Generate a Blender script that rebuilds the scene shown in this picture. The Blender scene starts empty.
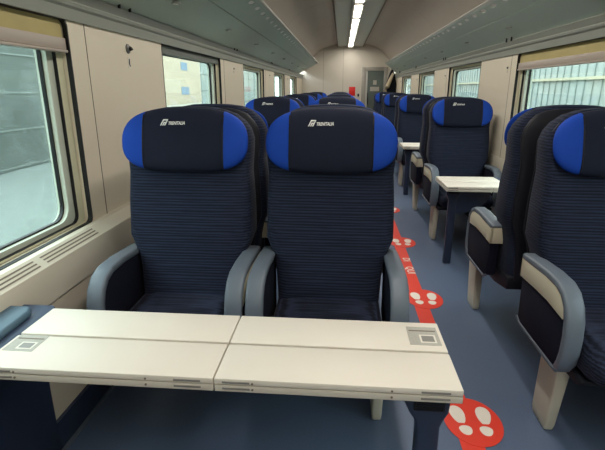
import bpy, math, random
from mathutils import Matrix, Vector
random.seed(7)
S = bpy.context.scene
COL = S.collection

# ------------------------------------------------------------------ camera
CAM_H = 1.38
F_PX = 458.0
def _cam():
    vx, vy, cx, cy = 342.0, 89.0, 302.5, 225.0
    fy = Vector(((vx - cx) / F_PX, -(vy - cy) / F_PX, 1.0)).normalized()   # world +Y in (right, up, forward)
    fz = Vector((0.0, 1.0, -fy[1] / fy[2])).normalized()                    # world +Z
    fx = fy.cross(fz).normalized()
    if fx[0] < 0: fx = -fx
    right = Vector((fx[0], fy[0], fz[0])); up = Vector((fx[1], fy[1], fz[1])); fwd = Vector((fx[2], fy[2], fz[2]))
    m = Matrix((( right[0], up[0], -fwd[0], 0), (right[1], up[1], -fwd[1], 0), (right[2], up[2], -fwd[2], CAM_H), (0, 0, 0, 1)))
    c = bpy.data.cameras.new('camera'); c.sensor_width = 36.0; c.lens = F_PX / 605.0 * 36.0; c.clip_start = 0.02
    o = bpy.data.objects.new('camera', c); o.matrix_world = m; COL.objects.link(o); S.camera = o
_cam()

# ------------------------------------------------------------------ world, light, exposure
W = bpy.data.worlds.new('world'); S.world = W; W.use_nodes = True
wn = W.node_tree; wn.nodes.clear()
wo = wn.nodes.new('ShaderNodeOutputWorld'); wb = wn.nodes.new('ShaderNodeBackground')
wb.inputs[0].default_value = (0.86, 0.95, 1.0, 1); wb.inputs[1].default_value = 6.3
wn.links.new(wb.outputs[0], wo.inputs[0])
LAMP_X, LAMP_Z = 0.21, 2.50
def area(name, loc, sx, sy, power, color, rot=(0, 0, 0)):
    l = bpy.data.lights.new(name, 'AREA'); l.shape = 'RECTANGLE'; l.size = sx; l.size_y = sy; l.energy = power; l.color = color
    o = bpy.data.objects.new(name, l); o.location = loc; o.rotation_euler = rot; COL.objects.link(o); return o
for i in range(4):
    area('ceiling_lamp_light', (LAMP_X, -0.5 + 4.1 * i, LAMP_Z - 0.012), 0.10, 3.9, 33.0, (1.0, 0.94, 0.87))
S.view_settings.view_transform = 'Standard'; S.view_settings.look = 'None'
S.view_settings.gamma = 1.0; S.view_settings.use_curve_mapping = False
S.view_settings.exposure = 0.0
S.cycles.use_denoising = True
S.cycles.max_bounces = 8; S.cycles.diffuse_bounces = 5; S.cycles.transparent_max_bounces = 16

# ------------------------------------------------------------------ materials
def srgb(c):
    return tuple(((v / 255.0) / 12.92 if v / 255.0 <= 0.04045 else ((v / 255.0 + 0.055) / 1.055) ** 2.4) for v in c) + (1,)
MATS = {}
def mat(name, rgb, rough=0.6, spec=0.4, metal=0.0, noise=0.0, nscale=40.0, bump=0.0, bscale=200.0, sheen=0.0, coat=0.0, emit=None, estr=0.0):
    m = bpy.data.materials.new(name); m.use_nodes = True; nt = m.node_tree; b = nt.nodes['Principled BSDF']
    b.inputs['Base Color'].default_value = srgb(rgb); b.inputs['Roughness'].default_value = rough
    b.inputs['Specular IOR Level'].default_value = spec; b.inputs['Metallic'].default_value = metal
    b.inputs['Sheen Weight'].default_value = sheen; b.inputs['Coat Weight'].default_value = coat
    tc = nt.nodes.new('ShaderNodeTexCoord')
    if noise > 0:
        n = nt.nodes.new('ShaderNodeTexNoise'); n.inputs['Scale'].default_value = nscale; n.inputs['Detail'].default_value = 3
        nt.links.new(tc.outputs['Object'], n.inputs['Vector'])
        mx = nt.nodes.new('ShaderNodeMix'); mx.data_type = 'RGBA'
        c = srgb(rgb)
        mx.inputs['A'].default_value = tuple(max(0, v * (1 - noise)) for v in c[:3]) + (1,)
        mx.inputs['B'].default_value = tuple(min(1, v * (1 + noise)) for v in c[:3]) + (1,)
        nt.links.new(n.outputs['Fac'], mx.inputs['Factor']); nt.links.new(mx.outputs['Result'], b.inputs['Base Color'])
    if bump > 0:
        n2 = nt.nodes.new('ShaderNodeTexNoise'); n2.inputs['Scale'].default_value = bscale; n2.inputs['Detail'].default_value = 2
        nt.links.new(tc.outputs['Object'], n2.inputs['Vector'])
        bp = nt.nodes.new('ShaderNodeBump'); bp.inputs['Strength'].default_value = bump; bp.inputs['Distance'].default_value = 0.002
        nt.links.new(n2.outputs['Fac'], bp.inputs['Height']); nt.links.new(bp.outputs['Normal'], b.inputs['Normal'])
    if emit:
        b.inputs['Emission Color'].default_value = srgb(emit); b.inputs['Emission Strength'].default_value = estr
    MATS[name] = m; return m

mat('wall', (222, 212, 191), 0.45, 0.35, noise=0.03, nscale=3)
mat('wall_low', (208, 197, 178), 0.5, 0.35, noise=0.03, nscale=3)
mat('sill', (216, 208, 190), 0.4, 0.4)
mat('joint', (120, 108, 96), 0.8)
mat('cove', (146, 149, 140), 0.45, 0.4)
mat('rack', (168, 182, 172), 0.38, 0.5, noise=0.05, nscale=4)
mat('rack_lip', (176, 176, 168), 0.5, 0.4)
mat('black', (14, 14, 16), 0.5, 0.4)
mat('ceiling', (180, 168, 157), 0.6, 0.3, noise=0.04, nscale=2)
mat('channel', (180, 182, 174), 0.5, 0.4)
mat('endwall', (205, 198, 184), 0.55, 0.3)
mat('diffuser', (255, 250, 240), 0.5, 0.3, emit=(255, 246, 230), estr=7.0)
mat('frame_cream', (216, 214, 184), 0.45, 0.4)
mat('frame_green', (196, 202, 186), 0.45, 0.4)
mat('blind', (186, 172, 122), 0.8, 0.2, noise=0.12, nscale=9)
mat('blind_bar', (176, 164, 152), 0.45, 0.4)
mat('blind_grey', (104, 110, 104), 0.6, 0.3)
mat('table', (224, 215, 202), 0.5, 0.35, noise=0.02, nscale=5)
mat('table_edge', (204, 196, 182), 0.45, 0.4)
mat('hinge', (128, 124, 118), 0.4, 0.5)
mat('label', (172, 168, 158), 0.5, 0.3, noise=0.18, nscale=160)
mat('label_white', (222, 216, 204), 0.5, 0.3)
mat('navy_plastic', (40, 50, 72), 0.42, 0.45)
mat('arm', (100, 109, 120), 0.42, 0.45, bump=0.1, bscale=500)
mat('arm_dark', (66, 74, 88), 0.5, 0.4)
mat('console', (66, 80, 104), 0.5, 0.4)
mat('pad', (84, 110, 128), 0.5, 0.4)
mat('insert', (208, 200, 176), 0.5, 0.35)
mat('leg', (196, 190, 172), 0.5, 0.35)
mat('shell', (22, 24, 33), 0.6, 0.3)
mat('piping', (70, 70, 78), 0.6, 0.3)
mat('white', (232, 232, 228), 0.6, 0.3)
mat('steel', (120, 118, 114), 0.35, 0.5, metal=0.6)
mat('red_vinyl', (226, 62, 44), 0.45, 0.4, noise=0.05, nscale=20)
mat('sole_white', (232, 222, 210), 0.5, 0.4)
mat('red_sign', (214, 40, 34), 0.5, 0.4)
mat('door_frame', (150, 146, 136), 0.4, 0.5)
mat('jacket', (20, 22, 30), 0.9, 0.2, bump=0.3, bscale=60)
mat('beige_cloth', (196, 182, 154), 0.9, 0.2)
mat('wing', (24, 68, 168), 0.75, 0.2, noise=0.10, nscale=14, bump=0.5, bscale=30)
mat('cover', (28, 33, 50), 0.85, 0.2, noise=0.08, nscale=18, bump=0.5, bscale=28, sheen=0.0)
mat('lens', (220, 222, 218), 0.25, 0.6)
def frosted():
    m = bpy.data.materials.new('frosted'); m.use_nodes = True; nt = m.node_tree; nt.nodes.clear()
    o = nt.nodes.new('ShaderNodeOutputMaterial'); t = nt.nodes.new('ShaderNodeBsdfTranslucent'); d = nt.nodes.new('ShaderNodeBsdfDiffuse'); x = nt.nodes.new('ShaderNodeMixShader')
    t.inputs[0].default_value = (0.95, 0.95, 0.95, 1); d.inputs[0].default_value = (0.85, 0.85, 0.85, 1); x.inputs[0].default_value = 0.2
    nt.links.new(t.outputs[0], x.inputs[1]); nt.links.new(d.outputs[0], x.inputs[2]); nt.links.new(x.outputs[0], o.inputs[0]); MATS['frosted'] = m
frosted()

def fabric(name, a, b, sheen=0.03):
    """ribbed upholstery: fine level ribs of two tones, woven by a wave in object space"""
    m = bpy.data.materials.new(name); m.use_nodes = True; nt = m.node_tree; p = nt.nodes['Principled BSDF']
    p.inputs['Roughness'].default_value = 0.88; p.inputs['Specular IOR Level'].default_value = 0.2
    p.inputs['Sheen Weight'].default_value = sheen; p.inputs['Sheen Roughness'].default_value = 0.4
    tc = nt.nodes.new('ShaderNodeTexCoord')
    mp = nt.nodes.new('ShaderNodeMapping'); mp.inputs['Scale'].default_value = (0.03, 1.0, 1.0)
    w = nt.nodes.new('ShaderNodeTexWave'); w.bands_direction = 'Z'; w.inputs['Scale'].default_value = 25.0
    w.inputs['Distortion'].default_value = 4.0; w.inputs['Detail'].default_value = 2.5; w.inputs['Detail Scale'].default_value = 2.4
    nt.links.new(tc.outputs['Object'], mp.inputs['Vector']); nt.links.new(mp.outputs['Vector'], w.inputs['Vector'])
    mp2 = nt.nodes.new('ShaderNodeMapping'); mp2.inputs['Scale'].default_value = (9, 9, 130)
    n = nt.nodes.new('ShaderNodeTexNoise'); n.inputs['Scale'].default_value = 1.0; n.inputs['Detail'].default_value = 2
    nt.links.new(tc.outputs['Object'], mp2.inputs['Vector']); nt.links.new(mp2.outputs['Vector'], n.inputs['Vector'])
    mu = nt.nodes.new('ShaderNodeMath'); mu.operation = 'MULTIPLY'
    nt.links.new(w.outputs['Fac'], mu.inputs[0]); nt.links.new(n.outputs['Fac'], mu.inputs[1])
    mx = nt.nodes.new('ShaderNodeMix'); mx.data_type = 'RGBA'; mx.inputs['A'].default_value = srgb(a); mx.inputs['B'].default_value = srgb(b)
    mr = nt.nodes.new('ShaderNodeMapRange'); mr.inputs['From Min'].default_value = 0.05; mr.inputs['From Max'].default_value = 0.5
    nt.links.new(mu.outputs[0], mr.inputs['Value'])
    nt.links.new(mr.outputs[0], mx.inputs['Factor']); nt.links.new(mx.outputs['Result'], p.inputs['Base Color'])
    bp = nt.nodes.new('ShaderNodeBump'); bp.inputs['Strength'].default_value = 0.5; bp.inputs['Distance'].default_value = 0.003
    nt.links.new(mu.outputs[0], bp.inputs['Height']); nt.links.new(bp.outputs['Normal'], p.inputs['Normal'])
    MATS[name] = m
fabric('fabric', (26, 30, 44), (42, 50, 72))
fabric('fabric_seat', (20, 22, 36), (42, 48, 68))
mat('fabric_side', (20, 23, 38), 0.9, 0.2, noise=0.15, nscale=60)

def floor_mat():
    m = bpy.data.materials.new('floor'); m.use_nodes = True; nt = m.node_tree; p = nt.nodes['Principled BSDF']
    p.inputs['Roughness'].default_value = 0.42; p.inputs['Specular IOR Level'].default_value = 0.45
    tc = nt.nodes.new('ShaderNodeTexCoord')
    n = nt.nodes.new('ShaderNodeTexNoise'); n.inputs['Scale'].default_value = 140; n.inputs['Detail'].default_value = 2
    n2 = nt.nodes.new('ShaderNodeTexNoise'); n2.inputs['Scale'].default_value = 1.6; n2.inputs['Detail'].default_value = 3
    for k in (n, n2): nt.links.new(tc.outputs['Object'], k.inputs['Vector'])
    mx = nt.nodes.new('ShaderNodeMix'); mx.data_type = 'RGBA'; mx.inputs['A'].default_value = srgb((72, 86, 112)); mx.inputs['B'].default_value = srgb((98, 113, 138))
    a = nt.nodes.new('ShaderNodeMath'); a.operation = 'ADD'; nt.links.new(n.outputs['Fac'], a.inputs[0]); nt.links.new(n2.outputs['Fac'], a.inputs[1])
    s = nt.nodes.new('ShaderNodeMath'); s.operation = 'MULTIPLY'; s.inputs[1].default_value = 0.5; nt.links.new(a.outputs[0], s.inputs[0])
    nt.links.new(s.outputs[0], mx.inputs['Factor']); nt.links.new(mx.outputs['Result'], p.inputs['Base Color'])
    MATS['floor'] = m
floor_mat()

def glass_mat(name, tint, rain):
    m = bpy.data.materials.new(name); m.use_nodes = True; nt = m.node_tree; nt.nodes.clear()
    out = nt.nodes.new('ShaderNodeOutputMaterial'); t = nt.nodes.new('ShaderNodeBsdfTransparent'); t.inputs[0].default_value = tint
    g = nt.nodes.new('ShaderNodeBsdfGlossy'); g.inputs['Roughness'].default_value = 0.03
    lw = nt.nodes.new('ShaderNodeLayerWeight'); lw.inputs['Blend'].default_value = 0.5
    pw = nt.nodes.new('ShaderNodeMath'); pw.operation = 'POWER'; pw.inputs[1].default_value = 4.0; nt.links.new(lw.outputs['Facing'], pw.inputs[0])
    fr = nt.nodes.new('ShaderNodeMath'); fr.operation = 'MULTIPLY_ADD'; fr.inputs[1].default_value = 0.5; fr.inputs[2].default_value = 0.03; nt.links.new(pw.outputs[0], fr.inputs[0])
    mx = nt.nodes.new('ShaderNodeMixShader')
    nt.links.new(fr.outputs[0], mx.inputs[0]); nt.links.new(t.outputs[0], mx.inputs[1]); nt.links.new(g.outputs[0], mx.inputs[2])
    last = mx
    if rain > 0:      # drops of rain clinging to the outside of the pane
        tc = nt.nodes.new('ShaderNodeTexCoord'); v = nt.nodes.new('ShaderNodeTexVoronoi'); v.inputs['Scale'].default_value = 110; v.voronoi_dimensions = '2D'; mpv = nt.nodes.new('ShaderNodeMapping'); mpv.inputs['Rotation'].default_value = (0, math.radians(90), 0)
        n = nt.nodes.new('ShaderNodeTexNoise'); n.inputs['Scale'].default_value = 5
        nt.links.new(tc.outputs['Object'], mpv.inputs['Vector']); nt.links.new(mpv.outputs['Vector'], v.inputs['Vector']); nt.links.new(tc.outputs['Object'], n.inputs['Vector'])
        mr = nt.nodes.new('ShaderNodeMapRange'); mr.inputs['From Min'].default_value = 0.24; mr.inputs['From Max'].default_value = 0.10
        mr.inputs['To Min'].default_value = 0; mr.inputs['To Max'].default_value = rain
        nt.links.new(v.outputs['Distance'], mr.inputs['Value'])
        mr2 = nt.nodes.new('ShaderNodeMapRange'); mr2.inputs['From Min'].default_value = 0.42; mr2.inputs['From Max'].default_value = 0.65
        nt.links.new(n.outputs['Fac'], mr2.inputs['Value'])
        mm = nt.nodes.new('ShaderNodeMath'); mm.operation = 'MULTIPLY'; nt.links.new(mr.outputs[0], mm.inputs[0]); nt.links.new(mr2.outputs[0], mm.inputs[1])
        tr = nt.nodes.new('ShaderNodeBsdfTranslucent'); tr.inputs[0].default_value = (0.9, 0.95, 0.93, 1)
        m2 = nt.nodes.new('ShaderNodeMixShader'); nt.links.new(mm.outputs[0], m2.inputs[0])
        nt.links.new(mx.outputs[0], m2.inputs[1]); nt.links.new(tr.outputs[0], m2.inputs[2]); last = m2
    nt.links.new(last.outputs[0], out.inputs[0]); MATS[name] = m
glass_mat('glass', (0.84, 0.90, 0.87, 1), 0.0)
glass_mat('glass_rain', (0.82, 0.89, 0.86, 1), 0.22)
mat('door_glass', (96, 106, 100), 0.15, 0.6)

# ------------------------------------------------------------------ helpers
def tag(o, label=None, cat=None, group=None, kind=None):
    if label: o['label'] = label
    if cat: o['category'] = cat
    if group: o['group'] = group
    if kind: o['kind'] = kind
    return o
def empty(name, loc=(0, 0, 0), rz=0.0, parent=None):
    o = bpy.data.objects.new(name, None); COL.objects.link(o); o.location = loc; o.rotation_euler = (0, 0, rz)
    o.empty_display_size = 0.1
    if parent: o.parent = parent
    return o
class MB:
    def __init__(s): s.v = []; s.f = []; s.mi = []; s.mats = []
    def m(s, name):
        if name not in s.mats: s.mats.append(name)
        return s.mats.index(name)
    def add(s, vs, fs, m='wall'):
        k = len(s.v); i = s.m(m); s.v += [tuple(p) for p in vs]
        for f in fs: s.f.append(tuple(k + a for a in f)); s.mi.append(i)
    def box(s, x0, x1, y0, y1, z0, z1, m='wall'):
        v = [(x0, y0, z0), (x1, y0, z0), (x1, y1, z0), (x0, y1, z0), (x0, y0, z1), (x1, y0, z1), (x1, y1, z1), (x0, y1, z1)]
        s.add(v, [(0, 3, 2, 1), (4, 5, 6, 7), (0, 1, 5, 4), (1, 2, 6, 5), (2, 3, 7, 6), (3, 0, 4, 7)], m)
    def loft(s, rings, m='wall', caps=True, closed=True):
        n = len(rings[0]); k = len(s.v); i = s.m(m)
        for r in rings: s.v += [tuple(p) for p in r]
        for a in range(len(rings) - 1):
            for b in range(n if closed else n - 1):
                c = (b + 1) % n
                s.f.append((k + a * n + b, k + a * n + c, k + (a + 1) * n + c, k + (a + 1) * n + b)); s.mi.append(i)
        if caps:
            s.f.append(tuple(k + b for b in range(n))[::-1]); s.mi.append(i)
            s.f.append(tuple(k + (len(rings) - 1) * n + b for b in range(n))); s.mi.append(i)
    def prism(s, poly, a0, a1, axis, m='wall'):
        """poly in the two other axes: axis x -> (y,z); y -> (x,z); z -> (x,y)"""
        def P(p, a):
            if axis == 'x': return (a, p[0], p[1])
            if axis == 'y': return (p[0], a, p[1])
            return (p[0], p[1], a)
        s.loft([[P(p, a0) for p in poly], [P(p, a1) for p in poly]], m)
    def ring_prism(s, outer, inner, a0, a1, axis, m='wall'):
        def P(p, a):
            if axis == 'x': return (a, p[0], p[1])
            if axis == 'y': return (p[0], a, p[1])
            return (p[0], p[1], a)
        n = len(outer)
        R = [[P(p, a0) for p in outer], [P(p, a1) for p in outer], [P(p, a1) for p in inner], [P(p, a0) for p in inner]]
        R.append(R[0]); s.loft(R, m, caps=False)
    def tube(s, pts, r, m='wall', n=8, caps=True):
        pts = [Vector(p) for p in pts]; rings = []
        for i, p in enumerate(pts):
            d = (pts[min(i + 1, len(pts) - 1)] - pts[max(i - 1, 0)]).normalized()
            u = d.cross(Vector((0, 0, 1))) if abs(d.z) < 0.95 else d.cross(Vector((1, 0, 0)))
            u.normalize(); w = d.cross(u)
            rr = r[i] if isinstance(r, (list, tuple)) else r
            rings.append([p + u * rr * math.cos(2 * math.pi * k / n) + w * rr * math.sin(2 * math.pi * k / n) for k in range(n)])
        s.loft(rings, m, caps)
    def build(s, name, parent=None, bevel=0.0, seg=2, smooth=True, angle=35, subsurf=0):
        me = bpy.data.meshes.new(name); me.from_pydata(s.v, [], s.f)
        for mn in s.mats: me.materials.append(MATS[mn])
        for p, i in zip(me.polygons, s.mi): p.material_index = i
        import bmesh
        bm = bmesh.new(); bm.from_mesh(me); bmesh.ops.recalc_face_normals(bm, faces=bm.faces)
        if bevel > 0:
            es = [e for e in bm.edges if len(e.link_faces) == 2 and e.calc_face_angle(0) > math.radians(30)]
            bmesh.ops.bevel(bm, geom=es, offset=bevel, segments=seg, profile=0.5, affect='EDGES', clamp_overlap=True)
        bm.to_mesh(me); bm.free()
        if smooth:
            for p in me.polygons: p.use_smooth = True
            me.set_sharp_from_angle(angle=math.radians(angle))
        o = bpy.data.objects.new(name, me); COL.objects.link(o)
        if parent: o.parent = parent
        return o
def struct(mb, name, parent=None, **k):
    o = mb.build(name, parent, **k)
    if not parent: o['kind'] = 'structure'
    return o
def copy_tree(o, parent=None):
    c = o.copy(); COL.objects.link(c); c.parent = parent
    for ch in list(o.children): copy_tree(ch, c)
    return c
def sgn(v, p): return math.copysign(abs(v) ** p, v)
def text_mesh(name, body, size, mname, parent, fn, extrude=0.0006, shear=0.25, bold=0.0, width=None):
    """letters as a mesh; fn maps (x, y, depth) of the flat text to a point"""
    cu = bpy.data.curves.new(name, 'FONT'); cu.body = body; cu.size = size; cu.extrude = extrude; cu.shear = shear; cu.offset = bold
    cu.resolution_u = 2
    t = bpy.data.objects.new(name, cu); COL.objects.link(t)
    bpy.context.view_layer.update()
    me = bpy.data.meshes.new_from_object(t.evaluated_get(bpy.context.evaluated_depsgraph_get()))
    bpy.data.objects.remove(t)
    w = max(v.co.x for v in me.vertices)
    k = (width / w) if width else 1.0
    for v in me.vertices: v.co = Vector(fn(v.co.x * k, v.co.y, v.co.z))
    me.materials.clear(); me.materials.append(MATS[mname]); me.name = name
    o = bpy.data.objects.new(name, me); COL.objects.link(o)
    if parent: o.parent = parent
    return o

# ------------------------------------------------------------------ the carriage shell
XL, XR = -1.17, 1.46          # inner faces of the side walls
Y0, Y1 = -2.6, 14.0
D = 2.56                      # length of one seating bay
ZS, ZT = 0.775, 1.66          # window sill and head
WINL = [(0.52 + D * k, 2.01 + D * k) for k in range(-1, 5)]
WINR = [(2.70 + D * k, 4.20 + D * k) for k in range(-2, 4)]

b = MB(); b.box(XL - 0.15, XR + 0.15, Y0, Y1 + 0.1, -0.06, 0.0, 'floor'); struct(b, 'floor', smooth=False)
b = MB(); b.box(XL + 0.55, 0.36, 0.2, Y1 - 0.3, 0.0, 0.002, 'floor')

def side_wall(name, X, s, wins):
    """s = +1: the room lies towards +x of the wall"""
    b = MB()
    def bx(xa, xb, *r): b.box(min(xa, xb), max(xa, xb), *r)
    o = X - s * 0.12
    def seg(y0, y1, z0, z1, m='wall', dx=0.0): bx(X + s * dx, o, y0, y1, z0, z1, m)
    seg(Y0, Y1, 0, 0.60, 'wall_low', 0.08 if s > 0 else 0.010)
    seg(Y0, Y1, 0.58, ZS)
    seg(Y0, Y1, ZT, 1.80)
    ys = Y0
    for a, c in wins:
        a = max(a, Y0 + 0.01)
        seg(ys, a, ZS, ZT); ys = c
    seg(ys, Y1, ZS, ZT)
    # upright joints between the pier panels and the lighter jamb strips
    for a, c in wins:
        for yy in (c + 0.14, a - 0.14):
            if Y0 < yy < Y1 and yy > c: bx(X, X + s * 0.0015, yy - 0.002, yy + 0.002, ZS, ZT, 'joint')
    return struct(b, name, smooth=False)
side_wall('wall_left', XL, 1, WINL)
side_wall('wall_right', XR, -1, WINR)
b = MB(); b.box(XL - 0.12, XR + 0.12, Y1, Y1 + 0.1, 0, 2.75, 'endwall')
for xx in (-0.55, 0.02): b.box(xx - 0.003, xx + 0.003, Y1 - 0.002, Y1, 0, 2.5, 'joint')
struct(b, 'wall_back', smooth=False)
b = MB(); b.box(XL - 0.12, XR + 0.12, Y0 - 0.1, Y0, 0, 2.75, 'endwall'); struct(b, 'wall_front', smooth=False)

def side_trim(i, X, s, wins):
    b = MB()
    # sill ledge running under the windows
    q_ = 1.0 if s > 0 else 0.16
    poly = [(X, ZS), (X + s * q_ * 0.03, ZS), (X + s * q_ * 0.085, ZS - 0.035), (X + s * q_ * 0.09, ZS - 0.05), (X + s * q_ * 0.088, 0.60), (X + s * q_ * 0.08, 0.594), (X, 0.592)]
    b.prism(poly, Y0, Y1, 'y', 'sill')
    o = struct(b, 'trim_%d' % i, angle=20)
    for a, c in wins:       # ventilation slots let into the ledge
        for (p, q) in ((0.10, 0.48), (0.52, 0.98), (1.02, 1.40)):
            y0, y1 = a + p, a + q
            if y0 < Y0 + .1: continue
            g = MB()
            for k in range(3):
                t0 = 0.22 + 0.24 * k; t1 = t0 + 0.10
                def P(t, y): return (X + s * q_ * (0.03 + 0.055 * t), y, ZS - 0.035 * t + 0.0012)
                g.add([P(t0, y0), P(t1, y0), P(t1, y1), P(t0, y1)], [(0, 1, 2, 3)], 'joint')
            g.build('sill_vent', o, smooth=False)
    # cove between window head and rack
    c = MB()
    poly = [(X, ZT), (X + s * 0.012, ZT), (X + s * 0.02, ZT + 0.045), (X + s * 0.032, ZT + 0.055), (X + s * 0.036, ZT + 0.068), (X + s * 0.03, ZT + 0.075),
            (X + s * 0.05, 1.77), (X, 1.80)]
    c.prism(poly, Y0, Y1, 'y', 'cove'); struct(c, 'trim_%d' % (i + 1), angle=30)
    k = MB()
    e_ = 0.055 if s > 0 else -0.02
    k.box(min(X + s * .02, X + s * (0.040 + e_)), max(X + s * .02, X + s * (0.040 + e_)), Y0, Y1, 0, 0.13, 'navy_plastic'); k.box(min(X + s * (.040 + e_), X + s * (0.055 + e_)), max(X + s * (.040 + e_), X + s * (0.055 + e_)), Y0, Y1, 0, 0.008, 'arm')
    return k
side_trim(1, XL, 1, WINL).build('baseboard_left', smooth=False)['kind'] = 'structure'
side_trim(3, XR, -1, WINR).build('baseboard_right', smooth=False)['kind'] = 'structure'

def rrect(y0, y1, z0, z1, r, n=6):
    pts = []
    for (cy, cz, a0) in ((y1 - r, z1 - r, 0), (y0 + r, z1 - r, 90), (y0 + r, z0 + r, 180), (y1 - r, z0 + r, 270)):
        for k in range(n + 1):
            a = math.radians(a0 + 90 * k / n); pts.append((cy + r * math.cos(a), cz + r * math.sin(a)))
    return pts
def window(i, X, s, y0, y1, shade):
    w = empty('window_%d' % i, (X, (y0 + y1) / 2, ZS)); w['kind'] = 'structure'
    hy, h = (y1 - y0) / 2, ZT - ZS
    def L(x): return s * x
    sect = lambda r, d: rrect(-hy + d, hy - d, d, h - d, r)
    # black gasket where wall panel and window unit meet
    g = MB(); g.ring_prism(rrect(-hy - 0.004, hy + 0.004, -0.004, h + 0.004, 0.03), sect(0.03, 0.003), L(-0.018), L(0.002), 'x', 'black'); g.build('outer_gasket', w)
    # stepped frame: cream bead, pale green frame, dark sealing line
    f = MB(); f.ring_prism(sect(0.03, 0.003), rrect(-hy + 0.05, hy - 0.05, 0.012, h - 0.03, 0.04), L(-0.10), L(-0.035), 'x', 'frame_cream'); f.build('inner_frame', w)
    f2 = MB(); f2.ring_prism(rrect(-hy + 0.050, hy - 0.050, 0.012, h - 0.030, 0.04), rrect(-hy + 0.0525, hy - 0.0525, 0.0145, h - 0.0325, 0.04), L(-0.052), L(-0.0345), 'x', 'black')
    f2.build('seal', w)
    f3 = MB(); f3.ring_prism(rrect(-hy + 0.052, hy - 0.052, 0.014, h - 0.034, 0.04), rrect(-hy + 0.095, hy - 0.095, 0.035, h - 0.05, 0.07), L(-0.10), L(-0.05), 'x', 'frame_green'); f3.build('outer_frame', w)
    f4 = MB(); f4.ring_prism(rrect(-hy + 0.093, hy - 0.093, 0.033, h - 0.048, 0.07), rrect(-hy + 0.102, hy - 0.102, 0.042, h - 0.057, 0.066), L(-0.086), L(-0.070), 'x', 'black'); f4.build('glass_gasket', w)
    p = MB(); q = rrect(-hy + 0.10, hy - 0.10, 0.04, h - 0.055, 0.066); p.prism(q, L(-0.085), L(-0.079), 'x', 'glass_rain' if (s > 0 and i <= 2) else 'glass'); p.build('pane', w, smooth=False)
    if shade:
        t = MB(); t.box(min(L(-0.03), L(-0.018)), max(L(-0.03), L(-0.018)), -hy + 0.012, hy - 0.012, h - shade, h - 0.002, 'blind' if shade > 0.07 else 'blind_grey'); bl = t.build('blind', w, smooth=False)
        if shade > 0.07:
            t = MB(); t.box(min(L(-0.036), L(-0.006)), max(L(-0.036), L(-0.006)), -hy + 0.01, hy - 0.01, h - shade - 0.035, h - shade + 0.012, 'blind_bar')
            t.box(min(L(-0.036), L(0.0)), max(L(-0.036), L(0.0)), -hy + 0.01, hy - 0.01, h - shade - 0.047, h - shade - 0.036, 'blind_bar'); t.build('pull_bar', bl, bevel=0.003)
n = 0
for k, (a, c) in enumerate(WINL):
    n += 1; window(n, XL, 1, a, c, 0.085 if k <= 1 else 0.055 if k == 2 else 0.0)
for k, (a, c) in enumerate(WINR):
    n += 1; window(n, XR, -1, a, c, 0.0 if k > 2 else 0.085)

# ceiling: two curved flanks, a recessed channel with its lamp rail
CX = 0.21
def flank(s):
    pts = [(0.355, 2.60), (0.50, 2.585), (0.68, 2.53), (0.86, 2.44), (1.00, 2.32), (1.12, 2.18), (1.22, 2.02), (1.27, 1.86)]
    out = [(CX + s * x, z) for x, z in pts]
    return out
b = MB()
for s in (-1, 1):
    p = flank(s); q = [(x + s * 0.03, z + 0.03) for x, z in p]
    b.prism(p + q[::-1], Y0, Y1, 'y', 'ceiling')
    for yy in (1.9, 4.6, 7.3, 10.0, 12.6):        # thin joints where the ceiling panels meet
        r1 = [(x, z - 0.001) for x, z in p]
        b.loft([[(x, yy - 0.003, z) for x, z in r1], [(x, yy + 0.003, z) for x, z in r1]], 'joint', caps=False, closed=False)
struct(b, 'ceiling', angle=25)
b = MB()
for s in (-1, 1):
    poly = [(CX + s * 0.355, 2.60), (CX + s * 0.345, 2.53), (CX + s * 0.33, 2.53), (CX + s * 0.10, 2.555), (CX + s * 0.10, 2.62), (CX + s * 0.355, 2.63)]
    b.prism(poly, Y0, Y1, 'y', 'channel')
    b.box(CX + s * 0.36 - 0.012, CX + s * 0.36 + 0.012, Y0, Y1, 2.535, 2.62, 'joint')
    b.box(min(CX + s * 0.33, CX + s * 0.342), max(CX + s * 0.33, CX + s * 0.342), Y0, Y1, 2.522, 2.54, 'rack_lip')
b.box(CX - 0.10, CX + 0.10, Y0, Y1, 2.57, 2.64, 'channel')
for s in (-1, 1): b.box(CX + s * 0.085 - 0.008, CX + s * 0.085 + 0.008, Y0, Y1, 2.50, 2.57, 'rack_lip')
struct(b, 'trim_5', angle=25)

# ceiling lamps: one fitting after another down the middle
def ceiling_lamp():
    r = empty('ceiling_lamp')
    f = MB(); f.box(-0.075, 0.075, 0.0, 1.32, 0.012, 0.068, 'rack_lip'); f.build('housing', r, bevel=0.003)
    for k in range(10):
        d = MB(); d.box(-0.055, 0.055, 0.03 + 0.115 * k, 0.03 + 0.115 * k + 0.088, 0.002, 0.012, 'diffuser'); d.build('diffuser', r, bevel=0.004)
    return r
lamp0 = ceiling_lamp()
ys = [Y0 + 0.15 + 1.36 * k for k in range(12)]
for k, y in enumerate(ys):
    o = lamp0 if k == 0 else copy_tree(lamp0)
    o.location = (LAMP_X, y, LAMP_Z)
    tag(o, 'long white ceiling lamp in the middle channel, %d fittings before the end wall' % (len(ys) - 1 - k), 'ceiling lamp', 'ceiling lamps in the middle channel')

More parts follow.
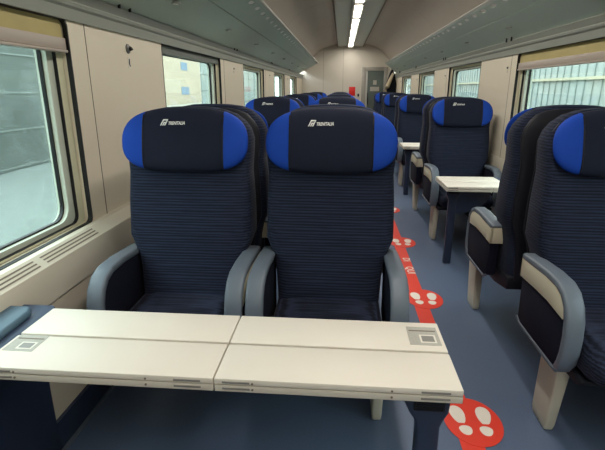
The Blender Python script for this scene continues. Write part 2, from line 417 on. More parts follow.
# ------------------------------------------------------------------ luggage racks
def rack(s, X, XE, y_end, label):
    r = empty('luggage_rack', (X, 0, 1.76)); tag(r, label, 'luggage rack')
    e = (XE - X); H = 0.27
    def P(t, d=0.0): return (e * (0.03 + 0.97 * t), 0.0 + H * t - d)
    def strip(name, t0, t1, m, th=0.02):
        b = MB(); a, c = P(t0), P(t1)
        b.prism([a, c, (c[0], c[1] + th), (a[0], a[1] + th)], Y0, y_end, 'y', m); return b.build(name, r, smooth=False)
    strip('rear_panel', 0.0, 0.575, 'rack'); strip('front_panel', 0.59, 0.83, 'rack'); strip('front_edge_panel', 0.93, 0.965, 'rack')
    b = MB(); a, c = P(0.57), P(0.595); b.prism([(a[0], a[1] + .012), (c[0], c[1] + .012), (c[0], c[1] + .03), (a[0], a[1] + .03)], Y0, y_end, 'y', 'black'); b.build('gap_strip', r, smooth=False)
    b = MB(); a, c = P(0.955), P(1.0); ss = math.copysign(1, e)
    b.prism([a, (c[0] - ss * .008, c[1] - 0.004), c, (c[0] + ss * 0.003, c[1] + 0.006), (c[0], c[1] + 0.012), (a[0], a[1] + 0.022)], Y0, y_end, 'y', 'rack_lip'); b.build('edge_rail', r, angle=50)
    # perforated strip: every opening is a real hole closed by a small frosted lens
    b = MB(); t0, t1, th = 0.83, 0.93, 0.02; NP = 16; pitch = 0.265
    def cell(ya, yb, hole):
        qs = {}
        if not hole:
            a0, a1 = P(t0), P(t1)
            b.add([(a0[0], ya, a0[1]), (a1[0], ya, a1[1]), (a1[0], yb, a1[1]), (a0[0], yb, a0[1])], [(0, 1, 2, 3)], 'rack'); return
        V = []; ym = (ya + yb) / 2; tm = (t0 + t1) / 2
        for k in range(NP):
            a = 2 * math.pi * k / NP; ca, sa = math.cos(a), math.sin(a); m = max(abs(ca), abs(sa))
            q = P(tm + (t1 - t0) / 2 * ca / m); V.append((q[0], ym + (yb - ya) / 2 * sa / m, q[1]))
        for d in (0.0, -0.012):
            for k in range(NP):
                a = 2 * math.pi * k / NP; q = P(tm + 0.036 * math.cos(a), d); V.append((q[0], ym + 0.062 * math.sin(a), q[1]))
        b.add(V, [(k, (k + 1) % NP, NP + (k + 1) % NP, NP + k) for k in range(NP)] + [(NP + k, NP + (k + 1) % NP, 2 * NP + (k + 1) % NP, 2 * NP + k) for k in range(NP)], 'rack')
        l = MB(); tm_ = (t0 + t1) / 2; R0 = []
        for d in (-0.004, -0.008):
            R0.append([(P(tm_ + 0.036 * math.cos(2 * math.pi * k / NP), d)[0], ym + 0.062 * math.sin(2 * math.pi * k / NP), P(tm_ + 0.036 * math.cos(2 * math.pi * k / NP), d)[1]) for k in range(NP)])
        l.loft(R0, 'frosted'); l.build('oval_lens', r, smooth=False)
    cell(Y0, 1.2, False); y = 1.2
    while y + pitch < y_end: cell(y, y + pitch, True); y += pitch
    cell(y, y_end, False); b.build('perforated_panel', r, smooth=False)
    y = 1.53
    while y < y_end:
        q = P(0.36)
        l = MB(); l.tube([(q[0], y, q[1] + 0.002), (q[0], y, q[1] - 0.010)], [0.034, 0.028], 'cove', 16); lo = l.build('reading_light', r)
        l = MB(); l.tube([(q[0], y, q[1] - 0.009), (q[0], y, q[1] - 0.014)], [0.018, 0.014], 'lens', 12); l.build('lens', lo)
        y += D / 2
    c0 = -0.10 if s > 0 else 1.74
    for k in range(6):
        for dy in (-0.05, 0.07):
            yy = c0 + D * k + dy
            if yy < Y0 or yy > y_end: continue
            m = MB(); xx = ss * 0.05; m.box(min(xx, xx + ss * .012), max(xx, xx + ss * .012), yy - 0.007, yy + 0.007, 0.005, 0.04, 'black'); m.build('clip', r, bevel=0.002)
    return r
rack(1, XL, -0.63, 12.6, 'long grey-green luggage rack above the windows beside the double seats')
rack(-1, XR, 1.11, 12.9, 'long grey-green luggage rack above the windows beside the single seats')

# ------------------------------------------------------------------ the far end: door, sign
def end_door():
    d = empty('door_1', (0.93, Y1, 0)); d['kind'] = 'structure'
    b = MB()
    b.box(-0.37, -0.25, -0.05, 0, 0, 1.98, 'door_frame'); b.box(0.26, 0.36, -0.05, 0, 0, 1.98, 'door_frame'); b.box(-0.25, 0.26, -0.05, 0, 1.88, 1.98, 'door_frame')
    b.build('door_frame', d, bevel=0.006)
    b = MB(); b.box(-0.25, 0.26, -0.03, -0.01, 0.02, 1.88, 'door_glass'); b.build('door_glass', d, smooth=False)
    b = MB(); b.box(-0.25, -0.20, -0.045, -0.03, 0.02, 1.88, 'rack_lip'); b.build('edge_strip', d, bevel=0.003)
    b = MB(); b.box(-0.20, -0.17, -0.06, -0.045, 0.95, 1.28, 'black'); b.build('door_handle', d, bevel=0.005)
    b = MB(); b.box(-0.12, 0.14, -0.034, -0.03, 1.32, 1.44, 'label'); b.box(-0.04, 0.06, -0.034, -0.03, 1.50, 1.62, 'label'); b.build('door_sticker', d, smooth=False)
end_door()
b = MB(); b.box(0.205, 0.385, Y1 - 0.012, Y1 - 0.002, 1.19, 1.44, 'red_sign')
tag(b.build('wall_sign', bevel=0.003), 'small red sign on the end wall beside the door', 'sign')
b = MB(); b.box(0.455, 0.50, Y1 - 0.03, Y1 - 0.002, 1.17, 1.25, 'black')
tag(b.build('door_button', bevel=0.006), 'small black push button beside the end door frame', 'button')
# jacket on the hook by the door
def jacket():
    r = empty('hanging_jacket', (1.33, 13.1, 1.08)); tag(r, 'black jacket with a beige sleeve hanging near the end door', 'jacket')
    prof = [(0.00, 0.13, 0.085), (0.15, 0.15, 0.09), (0.35, 0.14, 0.085), (0.52, 0.11, 0.075), (0.66, 0.07, 0.055), (0.76, 0.03, 0.03), (0.80, 0.012, 0.012)]
    b = MB(); rings = []
    for z, a, c in prof:
        rings.append([((a + 0.012 * math.sin(5 * t)) * math.cos(t) - 0.0, (c + 0.01 * math.sin(7 * t + z * 9)) * math.sin(t), z) for t in [2 * math.pi * k / 28 for k in range(28)]])
    b.loft(rings, 'jacket'); b.build('body', r, angle=60)
    b = MB(); b.tube([(0.02, -0.10, 0.70), (-0.06, -0.11, 0.52), (-0.12, -0.12, 0.36), (-0.17, -0.12, 0.22), (-0.19, -0.12, 0.10)], [0.03, 0.05, 0.055, 0.05, 0.045], 'beige_cloth', 12); b.build('sleeve', r)
jacket()

# coat hooks on the wall piers
def coat_hook(X, s):
    r = empty('coat_hook')
    b = MB(); b.tube([(0, 0, 0), (s * 0.006, 0, 0), (s * 0.012, 0, 0)], [0.026, 0.024, 0.012], 'steel', 16); b.build('knob_plate', r)
    b = MB(); b.tube([(s * 0.002, 0, 0), (s * 0.014, 0, -0.002), (s * 0.022, 0, 0.004)], [0.011, 0.010, 0.013], 'black', 12); b.build('knob', r)
    b = MB(); b.box(min(0, s * 0.002), max(0, s * 0.002), -0.012, 0.012, -0.10, -0.045, 'label_white'); b.build('pictogram', r)
    b = MB(); b.tube([(s * 0.003, 0, -0.052), (s * 0.004, -0.004, -0.075), (s * 0.004, 0.004, -0.09)], 0.003, 'black', 6); b.build('pictogram_mark', r)
    return r
for s, X, y0, z, side in ((1, XL, 2.58, 1.59, 'double'), (-1, XR, 4.42, 1.56, 'single')):
    h0 = coat_hook(X, s)
    for k in range(4):
        o = h0 if k == 0 else copy_tree(h0); o.location = (X, y0 + D * k, z); o.scale = (1, 1, 1) if (s > 0 and k == 0) else (0.45,) * 3
        tag(o, 'small steel coat hook on %s wall pier, %s-seat side' % (['the first', 'the second', 'the third', 'the fourth'][k], side), 'coat hook', 'coat hooks on the wall piers')

# ------------------------------------------------------------------ seats
# local frame: origin on the floor on the plane where two seats stand back to back;
# the seat looks towards local -y, u = -y is the distance from that plane
HW = 0.283
def ub(z):
    pts = [(0.40, 0.385), (0.50, 0.375), (0.62, 0.345), (0.80, 0.325), (1.03, 0.285), (1.20, 0.245), (1.34, 0.215)]
    for (z0, a), (z1, c) in zip(pts, pts[1:]):
        if z <= z1: return a + (c - a) * (z - z0) / (z1 - z0)
    return pts[-1][1]
def head_h(x): return 0.127 * max(0.0, 1 - abs(x / 0.274) ** 4.0) ** (1 / 2.7) + 0.006 * math.cos(x / 0.274 * 1.57)
ZC = 1.172
def head_D(x): return 0.043 * max(0.0, 1 - abs(x / 0.274) ** 4.0) ** 0.5 + 0.004
def head_u0(x, z): return ub(z) + 0.012 + 0.016 * (x / 0.27) ** 2
def head_front(x, z):
    h = max(1e-4, head_h(x)); t = min(1, abs((z - ZC) / h))
    return head_u0(x, z) + head_D(x) * (1 - t ** 2.8) ** (1 / 2.8)
def head_piece(name, m, x0, x1, parent, n=14):
    b = MB(); rings = []
    for i in range(n + 1):
        x = x0 + (x1 - x0) * i / n
        if abs(x0) > 0.2 or abs(x1) > 0.2:      # wings: crowd the rings towards the rounded tip
            f = i / n; f = math.sin(f * math.pi / 2) if abs(x1) > abs(x0) else 1 - math.cos(f * math.pi / 2); x = x0 + (x1 - x0) * f
        h = max(0.004, head_h(x)); Dx = head_D(x); R = []
        for k in range(28):
            t = 2 * math.pi * k / 28; z = ZC + h * sgn(math.sin(t), 2 / 2.8); z -= (0.016 * (x / 0.274) ** 2 if z > ZC else 0) * (z - ZC) / h; R.append((x, -(head_u0(x, z) + Dx * (1 if math.cos(t) > 0 else 0.25) * sgn(math.cos(t), 2 / 2.8)), z))
        rings.append(R)
    b.loft(rings, m); return b.build(name, parent, angle=60)
def make_seat(side, leg, legu, wall=0):
    """side: local x sign of the aisle; leg: floor leg at the aisle side; wall: local x offset of a wall bracket"""
    r = empty('train_seat')
    # backrest, one padded body
    b = MB(); rings = []
    prof = [(0.42, 0.222), (0.48, 0.228), (0.60, 0.236), (0.67, 0.250), (0.75, 0.280), (0.90, 0.278), (1.03, 0.270), (1.12, 0.278), (1.17, 0.281), (1.212, 0.269), (1.245, 0.245), (1.276, 0.208), (1.294, 0.158), (1.304, 0.10), (1.3065, 0.05)]
    for z, w in prof:
        uf = ub(z); ut = 0.09 + 0.03 * max(0, z - 1.0) / 0.3
        if z > 1.24: ut += (z - 1.24) * 0.5; uf -= (z - 1.24) * 0.15
        c, hd = (uf + ut) / 2, (uf - ut) / 2; R = []
        for k in range(40):
            t = 2 * math.pi * k / 40; x = w * sgn(math.cos(t), 2 / 4.5); q = sgn(math.sin(t), 2 / 4.5)
            bol = 0.018 * abs(x / w) ** 4 * (1 if q > 0 else 0) * (1 if z < 1.2 else 0.3)
            R.append((x, -(c + hd * q + bol), z))
        rings.append(R)
    b.loft(rings, 'fabric'); br = b.build('backrest', r, angle=50)
    # seam piping along the sides of the backrest
    for s in (-1, 1):
        b = MB(); b.tube([(s * (w - 0.012), -(ub(z) * 0.5 + 0.05 * 0.5 + 0.075), z) for z, w in prof[1:11]], 0.004, 'piping', 6); b.build('piping', br)
    # moulded shell on the rear
    b = MB(); rings = []
    for z, w in prof[:-1]:
        ut = 0.098 + 0.03 * max(0, z - 1.0) / 0.3 + (max(0, z - 1.24)) * 0.5
        w2 = w * 0.93; R = []
        for k in range(28):
            t = 2 * math.pi * k / 28; R.append((w2 * sgn(math.cos(t), 0.5), -(ut - 0.018 + 0.022 * sgn(math.sin(t), 0.5)), z * 0.985 + 0.005))
        rings.append(R)
    b.loft(rings, 'shell'); b.build('back_shell', r, angle=50)
    # headrest cover
    hc = head_piece('headrest', 'cover', -0.171, 0.171, r)
    for s in (-1, 1):
        x0, x1 = (0.171, 0.2735) if s > 0 else (-0.2735, -0.171)
        w = head_piece('headrest_wing', 'wing', x0, x1, r); w['label'] = 'bright blue side wing'
        b = MB(); pts = []
        for k in range(15):
            z = ZC - 0.118 + 0.222 * k / 14; pts.append((s * 0.172, -(head_front(0.172, z) + 0.0005), z))
        b.tube(pts, 0.003, 'black', 6); b.build('seam', w)
    # white mark and lettering on the cover
    def onhead(x, y, d): X = -0.062 + x; Z = 1.236 + y + x * 0.02; return (X, -(head_front(X, Z) + 0.0012 + max(0, d)), Z)
    lt = text_mesh('logo_lettering', 'TRENITALIA', 0.018, 'white', hc, onhead, width=0.072, bold=0.0006)
    b = MB()
    def mark(px): # slanted emblem strokes, given as flat polygons
        for poly in px:
            n = len(poly); V = []
            for d in (0.0, 0.0012):
                for (x, y) in poly: X = -0.096 + x * 0.85; Z = 1.233 + y * 0.9; V.append((X, -(head_front(X, Z) + 0.0008 + d), Z))
            fs = [tuple(range(n))[::-1], tuple(range(n, 2 * n))] + [(k, (k + 1) % n, n + (k + 1) % n, n + k) for k in range(n)]
            b.add(V, fs, 'white')
    mark([[(0.0, 0.0), (0.006, 0.0), (0.018, 0.022), (0.034, 0.022), (0.037, 0.028), (0.015, 0.028)],
          [(0.010, 0.0), (0.016, 0.0), (0.022, 0.011), (0.031, 0.011), (0.028, 0.016), (0.018, 0.016)],
          [(0.019, 0.0), (0.026, 0.0), (0.040, 0.026), (0.037, 0.028), (0.033, 0.022)]])
    b.build('logo', hc, smooth=False)
    # seat cushion
    b = MB(); rings = []
    for u, zt, zb in ((0.33, 0.495, 0.40), (0.40, 0.500, 0.37), (0.50, 0.500, 0.36), (0.62, 0.502, 0.355), (0.70, 0.500, 0.355), (0.745, 0.488, 0.365), (0.768, 0.465, 0.385), (0.776, 0.44, 0.41)):
        R = []; c, h = (zt + zb) / 2, (zt - zb) / 2; w = 0.228 if u < 0.7 else 0.228 - (u - 0.7) * 0.25
        for k in range(32):
            t = 2 * math.pi * k / 32; R.append((w * sgn(math.cos(t), 2 / 4.0), -u, c + h * sgn(math.sin(t), 2 / 4.0)))
        rings.append(R)
    b.loft(rings, 'fabric_seat'); b.build('seat_cushion', r, angle=50)
    b = MB(); b.prism([(-0.10, 0.43), (-0.10, 0.362), (-0.30, 0.325), (-0.66, 0.325), (-0.70, 0.345), (-0.70, 0.362), (-0.36, 0.372), (-0.33, 0.43)], -0.232, 0.232, 'x', 'shell')
    b.build('seat_frame', r, bevel=0.006)
    # armrests
    for s in (-1, 1):
        xo, xi = s * 0.306, s * 0.238
        path = [(0.215, 0.676), (0.225, 0.684), (0.27, 0.688), (0.34, 0.693), (0.46, 0.700), (0.56, 0.696), (0.615, 0.676), (0.655, 0.635), (0.676, 0.58), (0.683, 0.52), (0.680, 0.45), (0.668, 0.40), (0.645, 0.362)]
        b = MB(); rings = []
        for i, (u, z) in enumerate(path):
            a = path[max(0, i - 1)]; c = path[min(len(path) - 1, i + 1)]
            dx, dz = c[0] - a[0], c[1] - a[1]; L = math.hypot(dx, dz); nu, nz = dz / L, -dx / L      # inward normal
            w = 0.0345 if 0 < i < len(path) - 1 else 0.030
            if i < 3: w *= 0.94 + 0.02 * i
            R = []
            xc = (xo + xi) / 2
            for k in range(20):
                t = 2 * math.pi * k / 20; xx = xc + w * sgn(math.cos(t), 2 / 5.0); q = 0.016 * sgn(math.sin(t), 2 / 3.0)
                R.append((xx, -(u + nu * (0.016 + q)), z + nz * (0.016 + q)))
            rings.append(R)
        b.loft(rings, 'arm'); ar = b.build('armrest', r, angle=50)
        # upholstered cheek under the armrest
        b = MB(); cheek = [(0.235, 0.66), (0.27, 0.665), (0.34, 0.67), (0.46, 0.68), (0.55, 0.678), (0.60, 0.66), (0.638, 0.62), (0.656, 0.57), (0.663, 0.52), (0.660, 0.45), (0.645, 0.385), (0.61, 0.370), (0.40, 0.370), (0.27, 0.372), (0.245, 0.39), (0.235, 0.56)]
        xa, xb = s * 0.246, s * 0.297
        b.prism([(-u, z) for u, z in cheek], min(xa, xb), max(xa, xb), 'x', 'fabric_side'); b.build('side_panel', ar, bevel=0.003)
        b = MB(); xe = s * 0.298; b.tube([(xe, -0.24, 0.385), (xe, -0.28, 0.366), (xe, -0.41, 0.364), (xe, -0.60, 0.364), (xe, -0.645, 0.368)], 0.007, 'arm_dark', 8); b.build('edging', ar)
        if s == side:
            b = MB(); ins = [(0.222, 0.664), (0.27, 0.667), (0.34, 0.670), (0.46, 0.681), (0.55, 0.678), (0.60, 0.660), (0.630, 0.622), (0.636, 0.575), (0.50, 0.586), (0.38, 0.584), (0.27, 0.578), (0.222, 0.575)]
            xa, xb = s * 0.290, s * 0.3035
            b.prism([(-u, z) for u, z in ins], min(xa, xb), max(xa, xb), 'x', 'insert'); xa = s * 0.232; b.box(min(xa, xb), max(xa, xb), -0.236, -0.222, 0.575, 0.664, 'insert'); q = b.build('cream_insert', ar, bevel=0.002); q['label'] = 'cream insert panel'
        else:
            b = MB(); xa = xi; b.box(min(xa, xa - s * 0.004), max(xa, xa - s * 0.004), -0.63, -0.612, 0.485, 0.515, 'white')
            b.build('recline_button', ar, bevel=0.003)
    if leg:
        b = MB(); u0, u1 = legu; x = side * 0.222
        b.loft([[(x - 0.020, -u1 + 0.02, 0.0), (x + 0.020, -u1 + 0.02, 0.0), (x + 0.020, -u0, 0.0), (x - 0.020, -u0, 0.0)],
                [(x - 0.021, -u1 + 0.01, 0.03), (x + 0.021, -u1 + 0.01, 0.03), (x + 0.021, -u0 + 0.01, 0.03), (x - 0.021, -u0 + 0.01, 0.03)],
                [(x - 0.026, -u1 - 0.03, 0.36), (x + 0.026, -u1 - 0.03, 0.36), (x + 0.026, -u0 - 0.01, 0.36), (x - 0.026, -u0 - 0.01, 0.36)]], 'leg')
        q = b.build('leg', r, bevel=0.010, seg=3); q['label'] = 'cream floor leg'
    if wall:
        b = MB(); b.prism([(-0.30, 0.30), (-0.62, 0.30), (-0.62, 0.35), (-0.30, 0.35)], min(0.2 * (1 if wall > 0 else -1), wall), max(0.2 * (1 if wall > 0 else -1), wall), 'x', 'navy_plastic'); b.build('wall_bracket', r, bevel=0.004)
    return r
YM = 2.21
LEGF, LEGA = (0.40, 0.545), (0.58, 0.725)
SX = {'window': -0.664, 'aisle': -0.040, 'single': 1.122}
wb_ = (XL + 0.08) - SX['window']
tpl = {}
def get(key, args):
    if key not in tpl: tpl[key] = make_seat(*args); return tpl[key]
    return copy_tree(tpl[key])
BAY = ['first', 'second', 'third', 'fourth', 'fifth']
for k in range(5):
    y = YM + D * k
    for pos, x in SX.items():
        # facing the camera
        if pos == 'window': o = get('Fw', (1, False, LEGF, wb_))
        elif pos == 'aisle': o = get('Fa', (1, True, LEGF))
        else: o = get('Fs', (-1, True, LEGF))
        o.location = (x, y, 0)
        kind = {'window': 'window seat of the pair', 'aisle': 'aisle seat of the pair', 'single': 'single seat by the window'}[pos]
        tag(o, 'navy %s facing the camera, %s such row' % (kind, BAY[k]), 'train seat', 'navy train seats with blue headrest wings')
        if pos == 'window': o = get('Aw', (-1, False, LEGA, -wb_))
        elif pos == 'aisle': o = get('Aa', (-1, True, LEGA))
        else: o = get('As', (1, True, LEGA))
        o.location = (x, y, 0); o.rotation_euler = (0, 0, math.pi)
        tag(o, 'navy %s turned away from the camera, %s such row' % (kind, BAY[k]), 'train seat', 'navy train seats with blue headrest wings')

# ------------------------------------------------------------------ tables
def make_table(x0, x1, aisle, halves, y0, y1, wallx):
    """local frame: x along the world x from the aisle end leg (0), top at z 0.67"""
    r = empty('folding_table'); Z = 0.67; ym = (y0 + y1) / 2
    xs = [x0, x1] if halves == 1 else [x0, (x0 + x1) / 2 + 0.008, x1]
    for a, c in zip(xs, xs[1:]):
        for p, q in ((y0, ym - 0.005), (ym + 0.005, y1)):
            b = MB(); b.box(a + 0.002, c - 0.002, p, q, Z - 0.017, Z, 'table'); lf = b.build('table_leaf', r, bevel=0.0025)
        b = MB(); b.box(a + 0.002, c - 0.002, y0 + 0.001, y1, Z - 0.038, Z - 0.020, 'table_edge'); b.box(a + 0.004, c - 0.004, ym - 0.03, ym + 0.03, Z - 0.0203, Z - 0.0195, 'joint'); low = b.build('lower_leaf', r, bevel=0.002)
        for t in (0.06, 0.86):
            h = MB(); xx = a + (c - a) * t + 0.02
            h.box(xx - 0.036, xx + 0.036, y0 - 0.0008, y0 + 0.02, Z - 0.0135, Z - 0.0075, 'hinge'); h.box(xx - 0.036, xx + 0.036, y0 - 0.0003, y0 + 0.02, Z - 0.032, Z - 0.026, 'hinge'); h.build('hinge', low, bevel=0.001)
        for t in (0.16, 0.72):
            for dz in (0.011, 0.029):
                xx = a + (c - a) * t; h = MB(); h.tube([(xx, y0 + 0.003, Z - dz), (xx, y0 - 0.0015, Z - dz)], 0.003, 'joint', 8); h.build('screw', low)
    return r
def sticker(r, x0, x1, y0, y1, skew=0.0):
    b = MB(); Z = 0.6708; b.box(x0, x1, y0, y1, 0.6695, Z, 'label'); s = b.build('info_label', r, smooth=False)
    b = MB(); w = (x1 - x0); h = (y1 - y0); b.box(x0 + w * .36, x1 - w * .12, y0 + h * .12, y1 - h * .45, Z, Z + 0.0004, 'label_white'); b.box(x0 + w * .42, x1 - w * .18, y0 + h * .18, y1 - h * .51, Z + 0.0004, Z + 0.0006, 'hinge'); b.box(x0 + w * .06, x1 - w * .06, y1 - h * .26, y1 - h * .2, Z, Z + 0.0004, 'joint'); b.build('print', s, smooth=False)
def table_leg(r, x, s, y, side):
    """s: direction from leg towards the table's middle"""
    b = MB()
    poly = [(x - s * 0.015, 0.0), (x - s * 0.015, 0.535), (x - s * 0.022, 0.555), (x - s * 0.034, 0.580), (x - s * 0.037, 0.632),
            (x + s * 0.084, 0.632), (x + s * 0.080, 0.605), (x + s * 0.066, 0.575), (x + s * 0.050, 0.552), (x + s * 0.045, 0.52), (x + s * 0.045, 0.0)]
    b.prism(poly, y - 0.035, y + 0.012, 'y', 'navy_plastic'); lg = b.build('table_leg', r, bevel=0.009, seg=3); lg['label'] = 'dark navy leg'
    b = MB(); b.box(min(x - s * 0.022, x + s * 0.058), max(x - s * 0.022, x + s * 0.058), y - 0.040, y - 0.034, 0.588, 0.622, 'black'); b.build('socket_plate', lg, bevel=0.003)
    b = MB()
    for k in range(4): b.box(min(x - s * 0.016, x + s * 0.052), max(x - s * 0.016, x + s * 0.052), y - 0.042, y - 0.039, 0.592 + 0.007 * k, 0.5955 + 0.007 * k, 'shell')
    b.build('louvre', lg, smooth=False)
TY = (0.99, 1.33)
def double_table():
    r = make_table(-0.957 - 0.26, 0.318 - 0.26, 1, 2, -0.11, 0.23, XL - 0.26)
    table_leg(r, 0.0, -1, -0.05, 1)
    xw = XL + 0.02 - 0.26
    b = MB(); b.prism([(xw, -0.13), (-1.235, -0.13), (-1.222, -0.11), (-1.222, 0.25), (-1.235, 0.265), (xw, 0.265)], 0.615, 0.664, 'z', 'console'); b.build('wall_console', r, bevel=0.006)
    b = MB(); b.prism([(xw + 0.0, -0.12), (-1.262, -0.12), (-1.244, -0.08), (-1.256, 0.17), (-1.275, 0.205), (xw, 0.205)], 0.663, 0.690, 'z', 'pad'); q = b.build('console_pad', r, bevel=0.010, seg=3); q['label'] = 'lighter blue raised pad'
    b = MB(); b.box(xw + 0.062, xw + 0.092, -0.45, 0.285, 0.03, 0.612, 'navy_plastic'); b.build('console_panel', r, bevel=0.004)
    b = MB(); b.prism([(xw, 0.615), (-1.20, 0.632), (-1.20, 0.61), (xw, 0.44)], 0.02, 0.05, 'y', 'navy_plastic'); b.build('wall_support', r, bevel=0.004)
    b = MB(); b.box(-1.22, 0.02, 0.02, 0.06, 0.605, 0.633, 'navy_plastic'); b.build('beam', r, bevel=0.004)
    sticker(r, -1.205, -1.115, -0.03, 0.055)
    sticker(r, -0.045, 0.045, 0.095, 0.20)
    return r
def single_table():
    xa = 0.81 - 0.88; xb = XR - 0.17 - 0.88
    r = make_table(xa, xb, -1, 1, -0.13, 0.31, XR)
    table_leg(r, 0.0, 1, 0.03, -1)
    xw = XR - 0.02 - 0.88
    b = MB(); b.prism([(xw, -0.14), (xb + 0.004, -0.14), (xb + 0.004, 0.31), (xw, 0.31)], 0.615, 0.664, 'z', 'console'); b.build('wall_console', r, bevel=0.006)
    b = MB(); b.box(-0.02, xb + 0.02, 0.02, 0.06, 0.60, 0.633, 'navy_plastic'); b.build('beam', r, bevel=0.004)
    b = MB(); pts = [(0.0 + 0.30 * math.sin(a), 0.42 + 0.0 + 0.18 * (1 - math.cos(a)) ) for a in [math.pi / 2 * k / 8 for k in range(9)]]
    b.prism(pts + [(0.30, 0.625), (0.0, 0.625)], 0.0, 0.07, 'y', 'navy_plastic'); b.build('corner_bracket', r, bevel=0.004)
    return r
t0 = double_table(); t1 = single_table()
for k in range(5):
    o = t0 if k == 0 else copy_tree(t0); o.location = (0.26, 1.10 + D * k, 0)
    tag(o, ('cream folding table in front of the closest pair of seats, leaves folded, grey label' if k == 0 else
            'cream folding table between facing double seats, %s from the camera' % BAY[k]), 'table', 'cream folding tables of the double seats')
for k in range(1, 5):
    o = t1 if k == 1 else copy_tree(t1); o.location = (0.88, 1.06 + D * k, 0)
    tag(o, 'small cream table with dark leg between facing single seats, %s one from the camera' % BAY[k - 1], 'table', 'small tables of the single seats')

# ------------------------------------------------------------------ floor stickers
b = MB(); b.box(0.513, 0.606, 0.6, 12.6, 0.0, 0.0015, 'red_vinyl')
st = b.build('floor_stripe', smooth=False); tag(st, 'long red vinyl stripe stuck along the blue aisle floor', 'floor sticker')
for yc, txt in ((3.72, 'DI'), (3.52, 'QUI')):
    text_mesh('stripe_lettering', txt, 0.085, 'sole_white', st, lambda x, y, d, yc=yc: (0.548 + y, yc - x, 0.0017), extrude=0.0, shear=0, bold=0.001)
def foot_disc():
    r = empty('footprint_sticker')
    b = MB(); ring = [(0.122 * math.cos(2 * math.pi * k / 48), 0.152 * math.sin(2 * math.pi * k / 48)) for k in range(48)]
    b.prism(ring, 0.0015, 0.003, 'z', 'red_vinyl'); b.build('disc', r, smooth=False)
    for s in (-1, 1):
        f = MB(); a = -s * 0.10
        def T(x, y): return (s * 0.048 + x * math.cos(a) - y * math.sin(a), x * math.sin(a) + y * math.cos(a))
        sole = [T(0.031 * (1 + 0.25 * math.sin(t)) * math.cos(t) + s * 0.004, 0.034 + 0.062 * math.sin(t)) for t in [2 * math.pi * k / 24 for k in range(24)]]
        sole = [(x, max(y, -0.018)) for x, y in sole]
        f.prism(sole, 0.003, 0.0036, 'z', 'sole_white')
        heel = [T(0.027 * math.cos(t), -0.052 + (0.038 if math.sin(t) < 0 else 0.020) * math.sin(t)) for t in [2 * math.pi * k / 20 for k in range(20)]]
        f.prism(heel, 0.003, 0.0036, 'z', 'sole_white'); f.build('shoe_print', r, smooth=False)
    return r
f0 = foot_disc()
for k in range(6):
    o = f0 if k == 0 else copy_tree(f0); o.location = (0.597, 1.715 + 1.21 * k, 0)
    tag(o, 'red disc with two white shoe prints on the aisle floor, %s' % (['beside the closest table leg', 'second along the red stripe', 'third along the red stripe', 'fourth along the red stripe', 'fifth along the red stripe', 'last along the red stripe'][k]),
        'floor sticker', 'footprint discs on the aisle floor')

# ------------------------------------------------------------------ outside the windows
mat('platform', (112, 120, 116), 0.8, noise=0.15, nscale=3)
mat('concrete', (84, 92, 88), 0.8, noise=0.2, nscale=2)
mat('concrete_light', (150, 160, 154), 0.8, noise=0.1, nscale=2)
mat('poster_cream', (186, 172, 150), 0.7, noise=0.1, nscale=3)
mat('poster_blue', (118, 142, 164), 0.7)
mat('facade', (152, 160, 156), 0.7, noise=0.12, nscale=2)
mat('facade_dark', (138, 149, 145), 0.6)
mat('facade_yellow', (170, 165, 142), 0.7)
b = MB(); b.box(-40, 40, -20, 60, -1.35, -1.25, 'concrete'); struct(b, 'outside_ground', smooth=False)
b = MB(); b.box(-6.3, -1.75, -20, 45, -1.25, -0.15, 'platform'); b.box(-2.1, -1.9, -20, 45, -0.15, -0.147, 'label_white'); struct(b, 'platform_left', smooth=False)
b = MB(); b.box(-6.6, -6.3, -20, 10.5, -1.25, 3.3, 'concrete'); b.box(-6.6, -6.3, 10.5, 45, -1.25, 3.3, 'concrete_light')
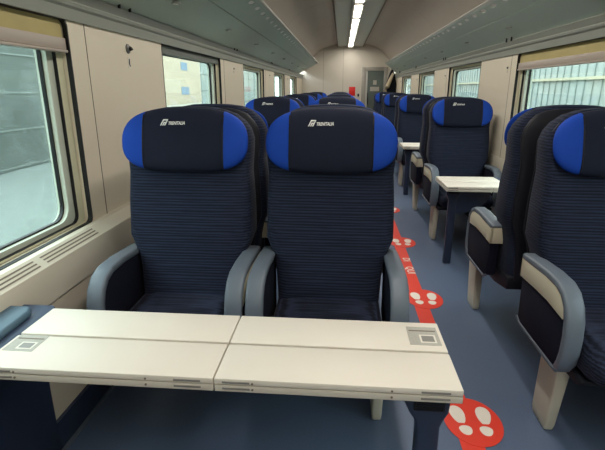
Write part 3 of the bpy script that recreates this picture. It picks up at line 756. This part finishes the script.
for k in range(5): b.box(-6.31, -6.285, -20, 45, -0.1 + 0.7 * k, -0.07 + 0.7 * k, 'platform')
for k in range(26): b.box(-6.31, -6.285, -12 + 2.2 * k, -11.97 + 2.2 * k, -0.2, 3.2, 'platform')
struct(b, 'outside_wall_left', smooth=False)
b = MB(); b.box(2.2, 6.0, -20, 45, -1.25, -0.15, 'platform'); struct(b, 'platform_right', smooth=False)
b = MB(); b.box(6.0, 6.3, -20, 45, -1.25, 3.4, 'facade')
for k in range(150): b.box(5.97, 6.0, -18 + 0.4 * k, -17.94 + 0.4 * k, -0.15, 3.0, 'facade_dark')
b.box(5.9, 6.0, -20, 45, 1.60, 1.67, 'facade_yellow'); b.box(5.9, 6.0, -20, 45, 2.6, 3.1, 'facade_dark')
struct(b, 'outside_wall_right', smooth=False)
def poster(x, y0, y1, z0, z1, m1, label, spots):
    r = empty('advertising_board', (x, (y0 + y1) / 2, z0 - 0.9)); s = 1 if x < 0 else -1
    hy = (y1 - y0) / 2; z = 0.9; h = z1 - z0
    b = MB(); b.box(min(0, s * .08), max(0, s * .08), -hy, hy, z, z + h, 'label_white'); b.build('board_frame', r, bevel=0.01)
    b = MB(); b.box(min(s * .08, s * .09), max(s * .08, s * .09), -hy + .08, hy - .08, z + .08, z + h - .08, m1); b.build('poster_sheet', r, smooth=False)
    b = MB()
    for (a, c, e, f) in spots: b.box(min(s * .09, s * .10), max(s * .09, s * .10), -hy + 2 * hy * a, -hy + 2 * hy * c, z + h * e, z + h * f, 'poster_blue')
    if spots: b.build('poster_print', r, smooth=False)
    for q in (-hy + .1, hy - .1):
        b = MB(); b.box(min(0, s * .06), max(0, s * .06), q - .04, q + .04, 0.0, z, 'hinge'); b.build('post', r)
    tag(r, label, 'advertising board')
poster(-5.0, 12.8, 16.4, 0.85, 2.5, 'poster_cream', 'cream and blue advertising board outside the windows of the double-seat side', [(0.42, 0.62, 0.22, 0.36), (0.44, 0.60, 0.66, 0.80)])
poster(5.0, 7.6, 8.3, 0.8, 2.6, 'poster_blue', 'blue advertising board outside the big window above the single seats', [])
